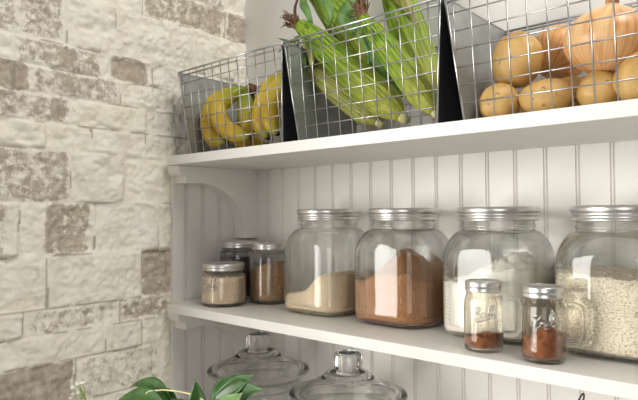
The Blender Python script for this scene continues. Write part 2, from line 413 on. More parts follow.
# ------------------------------------------------------------------ wire baskets
ZS = H + TU + .0004
def make_basket(label):
    r = thing('wire_basket', label, 'basket', (0,0,0), 0, 'wire baskets on the upper shelf')
    W, D2, HH, dx, dy = .156, .104, .1765, .018, .020
    def at(u, v, sx):   # point on side panel: u -1..1 in y, v 0..1 in height
        return Vector((sx*(W-dx + dx*v), u*(D2-dy + dy*v), .0014 + HH*v))
    for sx in (-1, 1):
        e = MB(); n = 8; t = .0011*sx
        rings = [[at(-1,v,sx), at(1,v,sx), at(1,v,sx)-Vector((t,0,0)), at(-1,v,sx)-Vector((t,0,0))] for v in [k/n for k in range(n+1)]]
        e.loft(rings, smooth=False)
        p = e.build('end_panel', M['zinc'], r)
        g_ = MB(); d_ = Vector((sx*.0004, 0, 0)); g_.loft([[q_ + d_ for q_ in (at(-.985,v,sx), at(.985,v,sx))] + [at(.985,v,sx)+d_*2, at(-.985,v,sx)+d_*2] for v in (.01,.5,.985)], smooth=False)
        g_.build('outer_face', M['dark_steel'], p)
        w = MB()
        off = Vector((-sx*.0005, 0, 0))
        w.tube([at(-1,0,sx)+off, at(-1,1,sx)+off, at(1,1,sx)+off, at(1,0,sx)+off], .0019, 8)
        w.build('edge_wire', M['wire'], p)
    for sy, nm in ((-1, 'front_mesh'), (1, 'back_mesh')):
        m = MB()
        def q(x, v, out=0): return Vector((x, sy*(D2-dy + dy*v) + sy*out, .0014 + HH*v))
        nvert = 6
        for k in range(-nvert, nvert+1):
            x = (k+.35)*.0254
            if abs(x) > W-.004: continue
            v0 = max(.0, (abs(x)-(W-dx))/dx) ; 
            if v0 > .9: continue
            v0 = math.ceil(v0*7)/7 if v0 > 0 else 0
            m.tube([q(x, v0, .0009), q(x, 1, .0009)], .00105, 6)
        for k in range(0, 7):
            v = (k+.02)/7; w_ = W-dx+dx*v-.001
            m.tube([q(-w_, v, -.0008), q(w_, v, -.0008)], .00105, 6)
        m.build(nm, M['wire'], r)
        rm = MB(); rm.tube([q(-W, 1.0, .0005), q(W, 1.0, .0005)], .0019, 8); rm.tube([q(-W+.002, .962, -.0045), q(W-.002, .962, -.0045)], .0016, 8)
        rm.build('rim', M['wire'], r)
    b = MB()
    for k in range(-5, 6): b.tube([(k*.0254, -(D2-dy), .0014), (k*.0254, D2-dy, .0014)], .00105, 6)
    for k in range(-3, 4): b.tube([(-(W-dx), k*.0265, .0016), (W-dx, k*.0265, .0016)], .00105, 6)
    b.build('base_mesh', M['wire'], r)
    return r
b1 = make_basket('leftmost wire basket on the upper shelf, holding bananas')
b1.location = (.1645, -.1345, ZS)
dup(b1, (.4815, -.1345, ZS), 0, 'middle wire basket on the upper shelf, holding green corn ears')
dup(b1, (.8000, -.1345, ZS), 0, 'right wire basket on the upper shelf, holding potatoes and onions')

# ------------------------------------------------------------------ bananas
def spline(pts, n):
    pts = [Vector(p) for p in pts]; P = [pts[0]*2-pts[1]] + pts + [pts[-1]*2-pts[-2]]; out = []
    m = len(pts)-1
    for i in range(n+1):
        t = i/n*m; k = min(int(t), m-1); u = t-k; a, b, c, d = P[k:k+4]
        out.append(.5*((2*b) + (c-a)*u + (2*a-5*b+4*c-d)*u*u + (3*b-a-3*c+d)*u**3))
    return out
def banana(parent, pts, r, origin, idx):
    pts = spline(pts, 30); rings = []; al = []; n = 15; up = Vector((0,-1,.3))
    for i, p in enumerate(pts):
        t = i/30
        tc_ = t*.62 if idx == 2 and t < .6 else t
        if t < .14: rr = .33 + .12*t/.14
        elif t < .30: rr = .45 + .55*((t-.14)/.16)**.8
        elif t < .78: rr = 1
        elif t < .95: rr = 1 - .68*((t-.78)/.17)**1.6
        else: rr = .32 - .08*(t-.95)/.05
        tg = (pts[min(i+1,30)] - pts[max(i-1,0)]).normalized()
        a = (up - tg*up.dot(tg)).normalized(); b = tg.cross(a); up = a; ring = []
        for k in range(n):
            th = 2*PI*k/n; f = 1 + .05*math.cos(5*th)
            ring.append(p + (a*math.cos(th) + b*math.sin(th))*rr*r*f - Vector(origin)); al.append(tc_)
        rings.append(ring)
    m = MB(); m.loft(rings); o = m.build('banana', M['banana'], parent); attr(o, 'along', al); return o
cr = (.112, -.125, .462)
bn = thing('banana_bunch', 'bunch of yellow bananas with dark stem, left in the wire basket', 'bananas', cr, 0, 'bananas in the left basket')
banana(bn, [cr, (.098,-.150,.455), (.058,-.178,.437), (.041,-.184,.395), (.062,-.186,.355), (.105,-.184,.345)], .0185, cr, 0)
banana(bn, [cr, (.108,-.158,.455), (.080,-.185,.425), (.094,-.192,.385), (.140,-.192,.358), (.188,-.192,.346)], .0185, cr, 1)
banana(bn, [cr, (.112,-.140,.450), (.125,-.150,.415), (.128,-.150,.380), (.112,-.148,.350), (.080,-.145,.342)], .0175, cr, 2)
banana(bn, [cr, (.095,-.110,.450), (.072,-.105,.415), (.078,-.105,.372), (.110,-.108,.347), (.150,-.110,.342)], .0175, cr, 2)
s = MB(); s.tube([(.002,.004,.012), (0,0,0), (-.003,-.006,-.006)], [.011,.014,.010], 10); s.build('stem', M['silk'], bn)
cr2 = (.262, -.110, .478)
bn2 = thing('banana_bunch', 'spotted ripe bananas standing against the right end of the left basket', 'bananas', cr2, 0, 'bananas in the left basket')
banana(bn2, [cr2, (.240,-.128,.476), (.205,-.150,.452), (.186,-.160,.412), (.192,-.166,.372), (.212,-.168,.343)], .0195, cr2, 4)
banana(bn2, [cr2, (.256,-.140,.470), (.238,-.165,.440), (.230,-.178,.405), (.240,-.185,.368), (.258,-.186,.345)], .0185, cr2, 5)
banana(bn2, [cr2, (.262,-.100,.462), (.255,-.085,.432), (.240,-.078,.392), (.228,-.076,.36), (.215,-.078,.343)], .0175, cr2, 6)
s = MB(); s.tube([(.004,.004,.010), (0,0,0), (-.004,-.004,-.004)], [.011,.014,.010], 10); s.build('stem', M['silk'], bn2)

# ------------------------------------------------------------------ corn
def ear(tip, base, r, label, mat='husk', seed=0, leaves=(), silk=True, silk_dir=None, spin=0):
    tip = Vector(tip); base = Vector(base); ax = tip-base; L = ax.length; rnd = random.Random(seed)
    o = thing('corn_ear', label, 'corn', base, 0, 'corn ears in the middle basket')
    q = ax.to_track_quat('Z', 'Y'); o.rotation_mode = 'QUATERNION'; o.rotation_quaternion = q @ Quaternion((0,0,1), spin)
    n = 104; m = 44; rings = []; al = []; lid = []
    for i in range(m+1):
        t = i/m
        if t < .20: rr = .34 + .66*math.sin(t/.20*PI/2)
        elif t < .5: rr = 1 - .04*(t-.12)
        else: rr = .985*math.cos((t-.5)/.5*1.18)**.75
        rr = max(rr, .2); ring = []
        for k in range(n):
            th = 2*PI*k/n
            s = (th*3/(2*PI) + .55*t) % 1.0          # three wrapped leaves, edge step winding up the ear
            step = .065*(1-s) + (.05*math.exp(-((s-.03)/.03)**2))
            rib = .022*math.sin(th*26 + 4*t) + .008*math.sin(th*15+1)
            f = rr*(.95 + step + rib*(.4+.6*min(1, t*4)))
            ring.append((r*f*math.cos(th), r*f*math.sin(th), t*L)); al.append(min(1, .12 + .9*t)); lid.append(.35*max(0, 1-abs(s-.02)/.05))
        rings.append(ring)
    h = MB(); h.loft(rings); ho = h.build('husk', M[mat], o); attr(ho, 'along', al); attr(ho, 'leafid', lid)
    s = MB(); s.tube([(0,0,.006), (0,0,-.003), (.001,0,-.012)], [r*.33, r*.32, r*.25], 14); s.build('stalk', M['stub'], o)
    if silk:
        d = q.inverted() @ Vector(silk_dir if silk_dir else (-.7, 0, .1)); sk = MB()
        for k in range(110):                         # matted tuft
            a = rnd.uniform(0, 2*PI); rad = r*.26*math.sqrt(rnd.random())
            p0 = Vector((rad*math.cos(a), rad*math.sin(a), L-.010)); ln = rnd.uniform(.012, .040)
            rv = lambda q_: Vector((rnd.uniform(-q_,q_), rnd.uniform(-q_,q_), rnd.uniform(-q_,q_)))
            dirn = (Vector((0,0,.8)) + d*.9 + rv(.38)).normalized()
            p1 = p0 + Vector((0,0,.008)) + dirn*ln*.4 + rv(.0015); p2 = p1 + (dirn + rv(.6))*ln*.3; p3 = p2 + (dirn + rv(1.0))*ln*.3
            sk.tube([p0, p0.lerp(p1, .5), p1, p2, p3], [.0022,.0022,.0020,.0015,.0007], 5)
        sk.build('silk', M['silk'], o)
    Rm = o.rotation_quaternion.to_matrix()
    for (pts, w, mt) in leaves:                      # loose leaf blades, world points
        lf = MB(); P = spline(pts, 16); rows = []
        for i, p in enumerate(P):
            t = i/16; tg = (P[min(i+1,16)]-P[max(i-1,0)]).normalized()
            sd = tg.cross(Vector((.3,-1,.35))).normalized(); nn = tg.cross(sd).normalized()
            ww = w*(math.sin(PI*min(1, .18+.82*t))**.7 + .04)
            row = []
            for j in range(5):
                u = j/2-1; row.append(Rm.transposed() @ (p + sd*ww*u + nn*(.30*ww*u*u + .06*ww*math.sin(9*t+3*u)) - base))
            rows.append(row + [v - (Rm.transposed() @ nn)*.0006 for v in reversed(row)])
        lf.loft(rows); lf.build('husk_leaf', M[mt], o)
    return o
ear((.2990,-.160,.4830), (.4720,-.158,.3490), .0240, 'olive corn ear lying lowest in the basket behind the wire', 'husk_olive', 1, silk_dir=(-.1,0,1),
    leaves=[([(.318,-.188,.462), (.322,-.196,.44), (.326,-.199,.415), (.324,-.196,.392)], .008, 'husk_leaf'), ([(.314,-.185,.468), (.327,-.180,.45), (.332,-.17,.42), (.334,-.165,.40)], .007, 'husk_leaf')])
ear((.3080,-.174,.5480), (.5330,-.178,.3480), .0285, 'plump bright green corn ear leaning across the middle of the basket front', 'husk', 2, silk_dir=(-1,0,.25), spin=1.0,
    leaves=[([(.312,-.168,.535), (.330,-.186,.515), (.350,-.193,.480), (.362,-.205,.452)], .008, 'husk_olive'), ([(.306,-.16,.54), (.290,-.165,.528), (.272,-.17,.527), (.252,-.18,.535)], .0035, 'husk_leaf'),
            ([(.325,-.152,.53), (.318,-.17,.50), (.330,-.19,.478), (.338,-.196,.455)], .006, 'husk_leaf'), ([(.298,-.17,.532), (.285,-.18,.518), (.272,-.185,.512), (.262,-.19,.502)], .003, 'husk_leaf')])
ear((.268,-.115,.680), (.470,-.112,.409), .0335, 'tall green corn ear leaning behind the front ears, tip out of frame', 'husk', 3, silk_dir=(-.6,0,.8), spin=2.2,
    leaves=[([(.285,-.13,.640), (.300,-.16,.600), (.322,-.172,.572), (.332,-.165,.535)], .008, 'husk_leaf'),
            ([(.300,-.14,.62), (.345,-.16,.600), (.372,-.165,.565), (.360,-.155,.535)], .009, 'husk_leaf'), ([(.285,-.14,.64), (.270,-.15,.60), (.285,-.16,.565), (.300,-.163,.535)], .003, 'silk')])
ear((.4680,-.192,.520), (.6020,-.196,.345), .0210, 'slim corn ear with brown silk just inside the right front wires', 'husk', 4, silk_dir=(-.2,0,1), spin=.4,
    leaves=[([(.468,-.182,.515), (.458,-.165,.50), (.470,-.165,.46), (.495,-.16,.42), (.520,-.155,.385)], .013, 'husk_leaf'),
            ([(.425,-.150,.520), (.400,-.160,.548), (.425,-.165,.572), (.468,-.16,.578), (.500,-.155,.572)], .016, 'husk_leaf'),
            ([(.470,-.20,.505), (.474,-.205,.485), (.485,-.206,.46), (.488,-.206,.435)], .004, 'husk_leaf'), ([(.482,-.172,.515), (.50,-.165,.47), (.535,-.165,.43), (.575,-.17,.385)], .012, 'husk_olive')])
ear((.430,-.066,.655), (.5500,-.100,.372), .0335, 'broad dark green corn ear standing upright at the back of the basket', 'husk', 5, silk_dir=(0,0,1), spin=3.0,
    leaves=[([(.44,-.08,.64), (.46,-.10,.60), (.50,-.11,.56), (.525,-.10,.50)], .012, 'husk_olive')])
ear((.405,-.075,.47), (.575,-.075,.362), .0200, 'olive corn ear lying at the bottom rear of the basket', 'husk_olive', 6, silk=True, silk_dir=(-1,0,.3))

# ------------------------------------------------------------------ potatoes and onions
def blob(name, label, cat, loc, rx, ry, rz, rot, seed, mat, group):
    bm = bmesh.new(); bmesh.ops.create_icosphere(bm, subdivisions=5, radius=1); rnd = random.Random(seed)
    ph = [rnd.uniform(0, 6) for _ in range(9)]
    eyes = [Vector((rnd.gauss(0,1), rnd.gauss(0,1), rnd.gauss(0,1))).normalized() for _ in range(9)]
    for v in bm.verts:
        d = v.co.normalized()
        k = 1 + .035*math.sin(2.1*d.x+ph[0]) + .03*math.sin(2.7*d.y+ph[1]) + .03*math.sin(3.1*d.z+ph[2]) + .014*math.sin(6*d.x+ph[3])*math.sin(6*d.y+ph[4]) + .01*math.sin(9*d.z+5*d.x+ph[5])
        for e in eyes:
            a = d.angle(e); k -= .035*math.exp(-(a/.11)**2)
        v.co = Vector((d.x*rx, d.y*ry, d.z*rz))*k
    me = bpy.data.meshes.new(name); bm.to_mesh(me); bm.free(); me.polygons.foreach_set('use_smooth', [True]*len(me.polygons))
    o = bpy.data.objects.new(name, me); C.objects.link(o); o.location = loc; o.rotation_euler = rot; me.materials.append(M[mat])
    return tag(o, label, cat, group)
G = 'potatoes in the right basket'
FZ = ZS + .0026
blob('potato', 'small potato at the front left corner of the right basket', 'potato', (.6960,-.180,FZ+.0265), .0300,.0270,.0265, (0,-.15,.2), 1, 'potato', G)
blob('potato', 'oval potato at the basket front, second from left on the bottom', 'potato', (.7600,-.178,FZ+.0255), .0355,.0270,.0255, (0,-.05,.1), 2, 'potato', G)
blob('potato', 'brown shaded potato directly under the large onion', 'potato', (.8235,-.160,FZ+.0270), .0275,.0260,.0270, (0,0,.4), 3, 'potato', G)
blob('potato', 'large yellow potato at the right edge of the frame', 'potato', (.8790,-.178,FZ+.0320), .0335,.0290,.0330, (.1,.2,.1), 4, 'potato', G)
blob('potato', 'big round potato perched on top at the left of the basket', 'potato', (.7130,-.152,FZ+.0890), .0375,.0330,.0410, (.1,.3,0), 5, 'potato', G)
blob('potato', 'dark potato half hidden at the back below the perched round one', 'potato', (.6900,-.098,FZ+.0300), .0290,.0290,.0290, (0,.2,.4), 6, 'potato', G)
blob('potato', 'shaded potato deep in the basket beneath the small onion', 'potato', (.7700,-.092,FZ+.0330), .0380,.0320,.0320, (0,.1,.8), 7, 'potato', G)

def onion(label, loc, r, tilt, rz, seed, group):
    o = thing('onion', label, 'onion', loc, 0, group); o.rotation_euler = (tilt[0], tilt[1], rz)
    n = 96; m = 48; rings = []; mer = []; al = []; rnd = random.Random(seed); p1, p2 = rnd.uniform(0,6), rnd.uniform(0,6)
    for i in range(m+1):
        t = i/m; ph = -PI/2 + t*PI
        rr = math.cos(ph); z = math.sin(ph)*.82
        if t > .8: k = (t-.8)/.2; rr = max(rr, .085)*1.0 if k > .9 else rr; z += .13*k**2.2
        rr = max(rr, .07); ring = []
        for k in range(n):
            th = 2*PI*k/n; f = 1 + .012*math.sin(3*th+p1) + .008*math.sin(7*th+p2) + .0035*math.sin(31*th)
            ring.append((r*rr*f*math.cos(th), r*rr*f*math.sin(th), r*z))
            mer.append(abs((k/n*2) % 2 - 1)*3.2 + seed); al.append(t)
        rings.append(ring)
    b = MB(); b.loft(rings); bo = b.build('bulb', M['onion'], o); attr(bo, 'meridian', mer); attr(bo, 'along', al)
    k = MB()
    for j in range(9):
        a = j/9*2*PI; ln = rnd.uniform(.010, .022)
        k.tube([(r*.07*math.cos(a), r*.07*math.sin(a), r*.89), (r*.08*math.cos(a), r*.08*math.sin(a), r*.95+.004), (r*.13*math.cos(a)+rnd.uniform(-.004,.004), r*.13*math.sin(a)+rnd.uniform(-.004,.004), r*.95+ln)], [.0045,.0042,.0012], 7)
    k.build('neck', M['neck'], o)
    k = MB()
    for j in range(16):
        a = rnd.uniform(0, 2*PI); q = r*.10*rnd.random()
        k.tube([(q*math.cos(a), q*math.sin(a), -r*.815), (1.6*q*math.cos(a)+rnd.uniform(-.003,.003), 1.6*q*math.sin(a), -r*.82-.004), (2.4*q*math.cos(a)+rnd.uniform(-.004,.004), 2.4*q*math.sin(a), -r*.83-.006)], [.0011,.0009,.0005], 5)
    k.build('roots', M['root'], o)
    return o
onion('large golden onion on top of the potatoes at the right', (.8330,-.150,FZ+.0935), .0535, (.05,.10), .4, 2, 'onions in the right basket')
onion('smaller onion tucked between the round potato and the large onion', (.7500,-.081,FZ+.108), .0435, (-.75,.2), 0, 4, 'onions in the right basket')

# ------------------------------------------------------------------ big square-shouldered jars
A = .0768; JH = .2015
def sq(th, n):
    return 1/((abs(math.cos(th))**n + abs(math.sin(th))**n)**(1/n))
def body_n(z):               # exponent: square body, round neck and heel
    if z < .125: return 3.3
    if z < .164: k = (z-.125)/.039; return 3.3 - 1.3*k
    return 2.0
def ribs(th, z):
    d = abs((th % (PI/2)) - PI/4)
    w = 1 if d < .17 else max(0, 1-(d-.17)/.05)
    zz = 1 if .03 < z < .118 else 0
    panel = .010*max(0, 1-abs(d-.235)/.03) if .02 < z < .128 else 0
    return 1 + w*zz*.010*math.sin(2*PI*z/.0054) - panel
def radius(th, z, ins=0):
    return sq(th, body_n(z)) * (ribs(th, z) if ins == 0 else 1)
def jar_profile():
    P = [(.82,.0), (.90,.0012), (.955,.005), (.985,.011), (1.0,.019)]
    P += [(1.0, .019 + .00135*k) for k in range(1, 77)]
    z0 = P[-1][1]
    for k in range(1, 11):
        a = k/10*PI/2; P.append((.735 + .265*math.cos(a), z0 + (.1645-z0)*math.sin(a)))
    P += [(.725,.1665), (.725,.169), (.745,.1705), (.745,.1725), (.722,.174), (.722,.188), (.70,.190)]
    return P
JP = jar_profile(); NJ = 128
def make_jar(label):
    r = thing('glass_jar', label, 'jar', (0,0,0), 0, 'large square jars on the lower shelf')
    b = MB(); rings = []
    for pr_, z in JP: rings.append([(A*pr_*radius(2*PI*k/NJ, z)*math.cos(2*PI*k/NJ), A*pr_*radius(2*PI*k/NJ, z)*math.sin(2*PI*k/NJ), z) for k in range(NJ)])
    for pr_, z in reversed(JP[5:]):
        if z > .19: z = .19
        ins = .0028; rings.append([((A*pr_*radius(2*PI*k/NJ, z, 1)-ins)*math.cos(2*PI*k/NJ), (A*pr_*radius(2*PI*k/NJ, z, 1)-ins)*math.sin(2*PI*k/NJ), z) for k in range(NJ)])
    rings.append([(A*.93*sq(2*PI*k/NJ, 3.2)*math.cos(2*PI*k/NJ), A*.93*sq(2*PI*k/NJ, 3.2)*math.sin(2*PI*k/NJ), .0065) for k in range(NJ)])
    b.loft(rings); b.build('body', M['glass'], r)
    l = MB(); R = .0606
    l.lathe([(R*.965,.1795), (R*1.0,.1798), (R*1.012,.1810), (R*1.012,.1825), (R*.985,.1838), (R*.985,.1870), (R*1.008,.1882), (R*1.008,.1905), (R*.99,.1922)], 72)
    lo = l.build('lid_band', M['tin'], None)
    l2 = MB(); l2.lathe([(R*.99,.1922), (R*1.03,.1926), (R*1.04,.1935), (R*1.04,.2000), (R*1.015,.2013), (R*.93,.2015), (R*.90,.2006), (.001,.2006)], 72)
    lid = l2.build('lid', M['tin'], r); lo.parent = lid
    return r
jx = [(.2985,-.0865), (.4745,-.0865), (.6515,-.0865), (.8270,-.0865)]
j = make_jar('large glass jar of pale tan sugar, leftmost of the four large jars'); j.location = (*jx[0], .0003)
for (x, y), lb in zip(jx[1:], ('large glass jar of reddish brown sugar on the lower shelf', 'large glass jar of white flour standing behind the handled mugs', 'large glass jar of rolled oats at the right edge of the frame')):
    dup(j, (x, y, .0003), 0, lb)

def contents(name, label, cat, loc, top, mat, shape, zb=.0072, seed=0, rough=.0015, group=None):
    """filled solid: rings from the wall inwards, surface height top(x, y)"""
    n = 72; rings = []; rnd = random.Random(seed); p = [rnd.uniform(0,6) for _ in range(6)]
    def hh(x, y):
        return top(x, y) + rough*(math.sin(190*x+p[0])*math.sin(170*y+p[1]) + .6*math.sin(420*x+p[2])*math.sin(390*y+p[3]) + .5*math.sin(800*x+p[4]+300*y))
    for f in (.90, .97, 1.0):
        z = zb + (0 if f == .90 else .0016 if f == .97 else .006)
        rings.append([(shape(2*PI*k/n, z)*f*math.cos(2*PI*k/n), shape(2*PI*k/n, z)*f*math.sin(2*PI*k/n), z) for k in range(n)])
    for q in [.2, .4, .6, .8, 1]:
        ring = []
        for k in range(n):
            th = 2*PI*k/n; s0 = shape(th, .05); x, y = s0*math.cos(th), s0*math.sin(th); zt = max(hh(x, y), zb+.008)
            ring.append((x, y, zb+.006 + (zt-zb-.006)*q))
        rings.append(ring)
    for f in [.96,.9,.83,.76,.68,.6,.52,.44,.36,.28,.2,.12,.05]:
        ring = []
        for k in range(n):
            th = 2*PI*k/n; s0 = shape(th, .05)*f; x, y = s0*math.cos(th), s0*math.sin(th); ring.append((x, y, max(hh(x, y), zb+.008)))
        rings.append(ring)
    b = MB(); b.loft(rings); o = b.build(name, M[mat]); o.location = loc
    return tag(o, label, cat, group, 'stuff')
def jshape(th, z): return A*sq(th, 3.3) - .0036
contents('sugar', 'pale tan sugar heaped in the leftmost large jar', 'sugar', (*jx[0],.0003), lambda x, y: .040 + .030/(1+math.exp(-(x+.4*y+.012)*90)) + .012*math.exp(-((x-.05)/.03)**2) - .02*math.exp(-((x+.07)/.02)**2), 'sugar', jshape, seed=1, rough=.0009)
contents('brown_sugar', 'reddish brown sugar mounded high in the second large jar', 'sugar', (*jx[1],.0003),
         lambda x, y: .072 + .056*math.exp(-(((x-.006)**2)/.0012 + ((y+.0)**2)/.004)) + .012*math.exp(-((x-.045)/.02)**2), 'brown_sugar', jshape, seed=2, rough=.0022)
contents('flour', 'white flour heaped in the third large jar', 'flour', (*jx[2],.0003),
         lambda x, y: .082 + .036*math.exp(-(((x-.012)**2)/.0022 + (y-.01)**2/.005)) + .020*(1/(1+math.exp(-(x-.02)*120))), 'flour', jshape, seed=3, rough=.003)
contents('oats', 'rolled oats filling the rightmost large jar over halfway', 'oats', (*jx[3],.0003), lambda x, y: .107 - .05*x, 'oats', jshape, seed=4, rough=.0022)

# ------------------------------------------------------------------ small round preserving jars
def lettering(r, zc, size, ang, tilt=.22):
    """embossed cursive word wrapped round a cylinder of radius r"""
    S = [[(-.02,.42),(.0,.2),(-.06,-.02)], [(-.10,.44),(.02,.52),(.16,.50),(.18,.40),(.02,.27)], [(.02,.27),(.16,.25),(.20,.12),(.12,.0),(-.06,-.02)],
         [(.42,.20),(.34,.25),(.25,.16),(.27,.03),(.34,.0),(.42,.10),(.44,.22),(.43,.06),(.47,.0),(.53,.06)],
         [(.53,.06),(.66,.34),(.66,.50),(.60,.48),(.57,.2),(.60,.02),(.67,.04)], [(.67,.04),(.80,.34),(.81,.50),(.75,.48),(.71,.2),(.74,.02),(.84,.06)],
         [(-.02,-.12),(.4,-.10),(.86,-.06)]]
    m = MB()
    for st in S:
        P = []
        for p in spline([(a, b, 0) for a, b in st], 10):
            u = (p.x-.38)*size; v = (p.y-.2)*size + u*tilt; th = ang + u/r
            P.append(((r+.0002)*math.cos(th), (r+.0002)*math.sin(th), zc+v))
        m.tube(P, .0009, 6)
    return m
def round_jar(name, label, cat, group, R, Hh, lidR, ang, glass, handle=False, text=.0, shoulder=.028, tz=None):
    r = thing(name, label, cat, (0,0,0), 0, group)
    zs = Hh - .0175 - shoulder       # where the shoulder starts
    O = [(R*.86,.0), (R*.93,.0006), (R*.98,.003), (R,.008)] + [(R, .008+(zs-.008)*k/6) for k in range(1, 7)]
    rn = lidR*.93
    for k in range(1, 9):
        a = k/8*PI/2; O.append((rn + (R-rn)*math.cos(a), zs + (shoulder-.004)*math.sin(a)))
    O += [(rn*.985, zs+shoulder-.001), (rn*1.03, zs+shoulder), (rn*1.03, zs+shoulder+.0015), (rn*.96, zs+shoulder+.003), (rn*.96, Hh-.006)]
    t = .0022; I = [(a-t, b) for a, b in reversed(O[3:])] + [(R*.9-t, .0055)]
    b = MB(); b.lathe(O+I, 56); b.build('body', M[glass], r)
    zb = Hh-.0145
    l = MB(); l.lathe([(lidR*.97,zb), (lidR,zb+.0004), (lidR*1.01,zb+.0015), (lidR*.985,zb+.003), (lidR*.985,zb+.0065), (lidR*1.01,zb+.0075), (lidR*.99,zb+.009), (lidR*1.0,Hh-.0012), (lidR*.97,Hh-.0002), (lidR*.90,Hh)], 56, True, False)
    l.lathe([(lidR*.90,Hh), (lidR*.885,Hh-.0008), (.001,Hh-.0008)], 56, False, True)
    l.build('lid', M['tin'], r)
    if text: lettering(R, tz, text, ang).build('lettering', M['emboss'], r)
    if handle:
        h = MB(); pts = [(R*.97, 0, Hh*.735), (R+.010, 0, Hh*.745), (R+.0185, 0, Hh*.715), (R+.0215, 0, Hh*.62), (R+.0215, 0, Hh*.40), (R+.0195, 0, Hh*.27), (R+.012, 0, Hh*.225), (R*.97, 0, Hh*.235)]
        P = spline(pts, 36); rings = []
        for i, p in enumerate(P):
            tg = (P[min(i+1,36)]-P[max(i-1,0)]).normalized(); sd = Vector((0,1,0)); nn = tg.cross(sd)
            rings.append([p + sd*.0062*math.cos(2*PI*k/14) + nn*.0040*math.sin(2*PI*k/14) for k in range(14)])
        h.loft(rings); h.build('handle', M['solidglass'], r)
    return r
MH, MR = .0970, .0268
TA = math.radians(-62)    # where the lettering sits, measured with the handle at 0
mg = round_jar('mug_jar', 'small lidded glass mug jar with low cocoa, left one of the pair', 'jar', 'handled mug jars', MR, MH, .0250, TA-.62, 'mugglass', True, .030, .022, .0545)
mg.location = (.6765,-.197,.0003); mg.rotation_euler.z = .62
mg2 = dup(mg, (.7625,-.2035,.0003), .55, 'small lidded glass mug jar with mounded spice, nearest the shelf edge')
def mshape(R): return lambda th, z: R - .0028
contents('ground_spice', 'orange brown cocoa lying low in the left mug jar', 'spice', (.6765,-.197,.0003), lambda x, y: .019 + .004*math.sin(120*x+1) - .12*x, 'cocoa', mshape(MR), .0062, 5, .0012)
contents('ground_spice', 'red brown spice mounded in the mug jar nearest the shelf edge', 'spice', (.7625,-.2035,.0003), lambda x, y: .030 + .014*math.exp(-((x-.004)**2+y*y)/.00028) + .1*x, 'cocoa', mshape(MR), .0062, 6, .0014)

pj = round_jar('preserving_jar', 'squat glass jar of tan crystals with embossed lettering, front left on the lower shelf', 'jar', 'small preserving jars in the left corner', .0478, .0890, .0440, math.radians(-83), 'glass', False, .046, .015, .047)
pj.location = (.0765,-.171,.0003)
contents('raw_sugar', 'tan crystals filling the squat preserving jar at front left', 'sugar', (.0765,-.171,.0003), lambda x, y: .0615, 'crystal', mshape(.0478), .0062, 7, .0004)
gj = round_jar('preserving_jar', 'taller glass jar of brown grain beside the leftmost large jar', 'jar', 'small preserving jars in the left corner', .0455, .1305, .0405, 0, 'glass', False, 0, .022)
gj.location = (.1285,-.083,.0003)
contents('grain', 'brown grain sloping in the taller preserving jar', 'grain', (.1285,-.083,.0003), lambda x, y: .078 + .35*x, 'grain', mshape(.0455), .0062, 8, .001)
dj = round_jar('preserving_jar', 'dark shadowed glass jar at the back behind the squat jar', 'jar', 'small preserving jars in the left corner',   .0460, .1300, .0425, 0, 'glass', False, 0, .022)
dj.location = (.0150,-.0735,.0003)
contents('seeds', 'dark seeds in the jar at the back left corner', 'seeds', (.0150,-.0735,.0003), lambda x, y: .090, 'dark_grain', mshape(.0460), .0062, 9, .001)

# ------------------------------------------------------------------ canisters under the lower shelf
def make_canister(label):
    r = thing('glass_canister', label, 'canister', (0,0,0), 0, 'knob lidded glass canisters under the shelf')
    zr = .2285; R = .106
    O = [(.078,0), (.088,.001), (.097,.008), (.1005,.018)] + [(.1005, .018+.0135*k) for k in range(1, 12)]
    for k in range(1, 8):
        a = k/7*PI/2; O.append((.086 + .0145*math.cos(a), .1665 + .034*math.sin(a)))
    O += [(.0855,.203), (.0855,.212), (.089,.2165), (.0945,.2195), (.0945,.2225)]
    I = [(a-.0032, b) for a, b in reversed(O[3:])] + [(.085,.008)]
    b = MB(); b.lathe(O+I, 72); b.build('body', M['glass'], r)
    l = MB()
    out = [(.0935,.2232), (.102,.2235), (.1055,.226), (.1062,.2295), (.1045,.2325), (.099,.2348), (.088,.2385), (.074,.2440), (.060,.2515), (.050,.2580), (.0445,.2625), (.0425,.2650), (.0405,.2668), (.036,.2672), (.029,.2668), (.0245,.2672)]
    inn = [(.0225,.2640), (.040,.2605), (.050,.2535), (.062,.2465), (.076,.2390), (.088,.2330), (.0905,.2290)]
    l.lathe(out + inn, 72, False, False)
    lid = l.build('lid', M['lidglass'], r)
    k = MB()
    def fl(th, z): return 1 + (.035*math.cos(10*th) if .2735 < z < .300 else 0)
    k.lathe([(.0225,.2676), (.0205,.2695), (.0205,.2720), (.0225,.2740), (.0250,.2775), (.0258,.2830), (.0258,.2920), (.0250,.2980), (.0225,.3020), (.017,.3040), (.001,.3045)], 60, True, True, fl)
    k.build('knob', M['solidglass'], lid)
    return r
cn = make_canister('clear glass canister with domed knob lid in the left corner below the shelf')
cn.location = (.1500,-.1400,-.3596)
dup(cn, (.3935,-.1480,-.3596), 0, 'clear glass canister with domed knob lid, right of the pair below the shelf')

# ------------------------------------------------------------------ black wire loop
wl = thing('wire_clip', 'thin black wire loop poking up at the bottom edge, right', 'clip', (.772,-.10,-.3596))
b = MB(); b.lathe([(.022,0),(.022,.004),(.004,.006)], 24); b.build('base', M['black_wire'], wl)
b = MB(); b.tube(spline([(0,0,.005), (-.001,0,.20), (-.003,0,.268), (.003,0,.288), (.0075,0,.2955), (.0085,0,.290), (.004,0,.272), (.0005,.002,.255)], 40), .0011, 8); b.build('loop', M['black_wire'], wl)

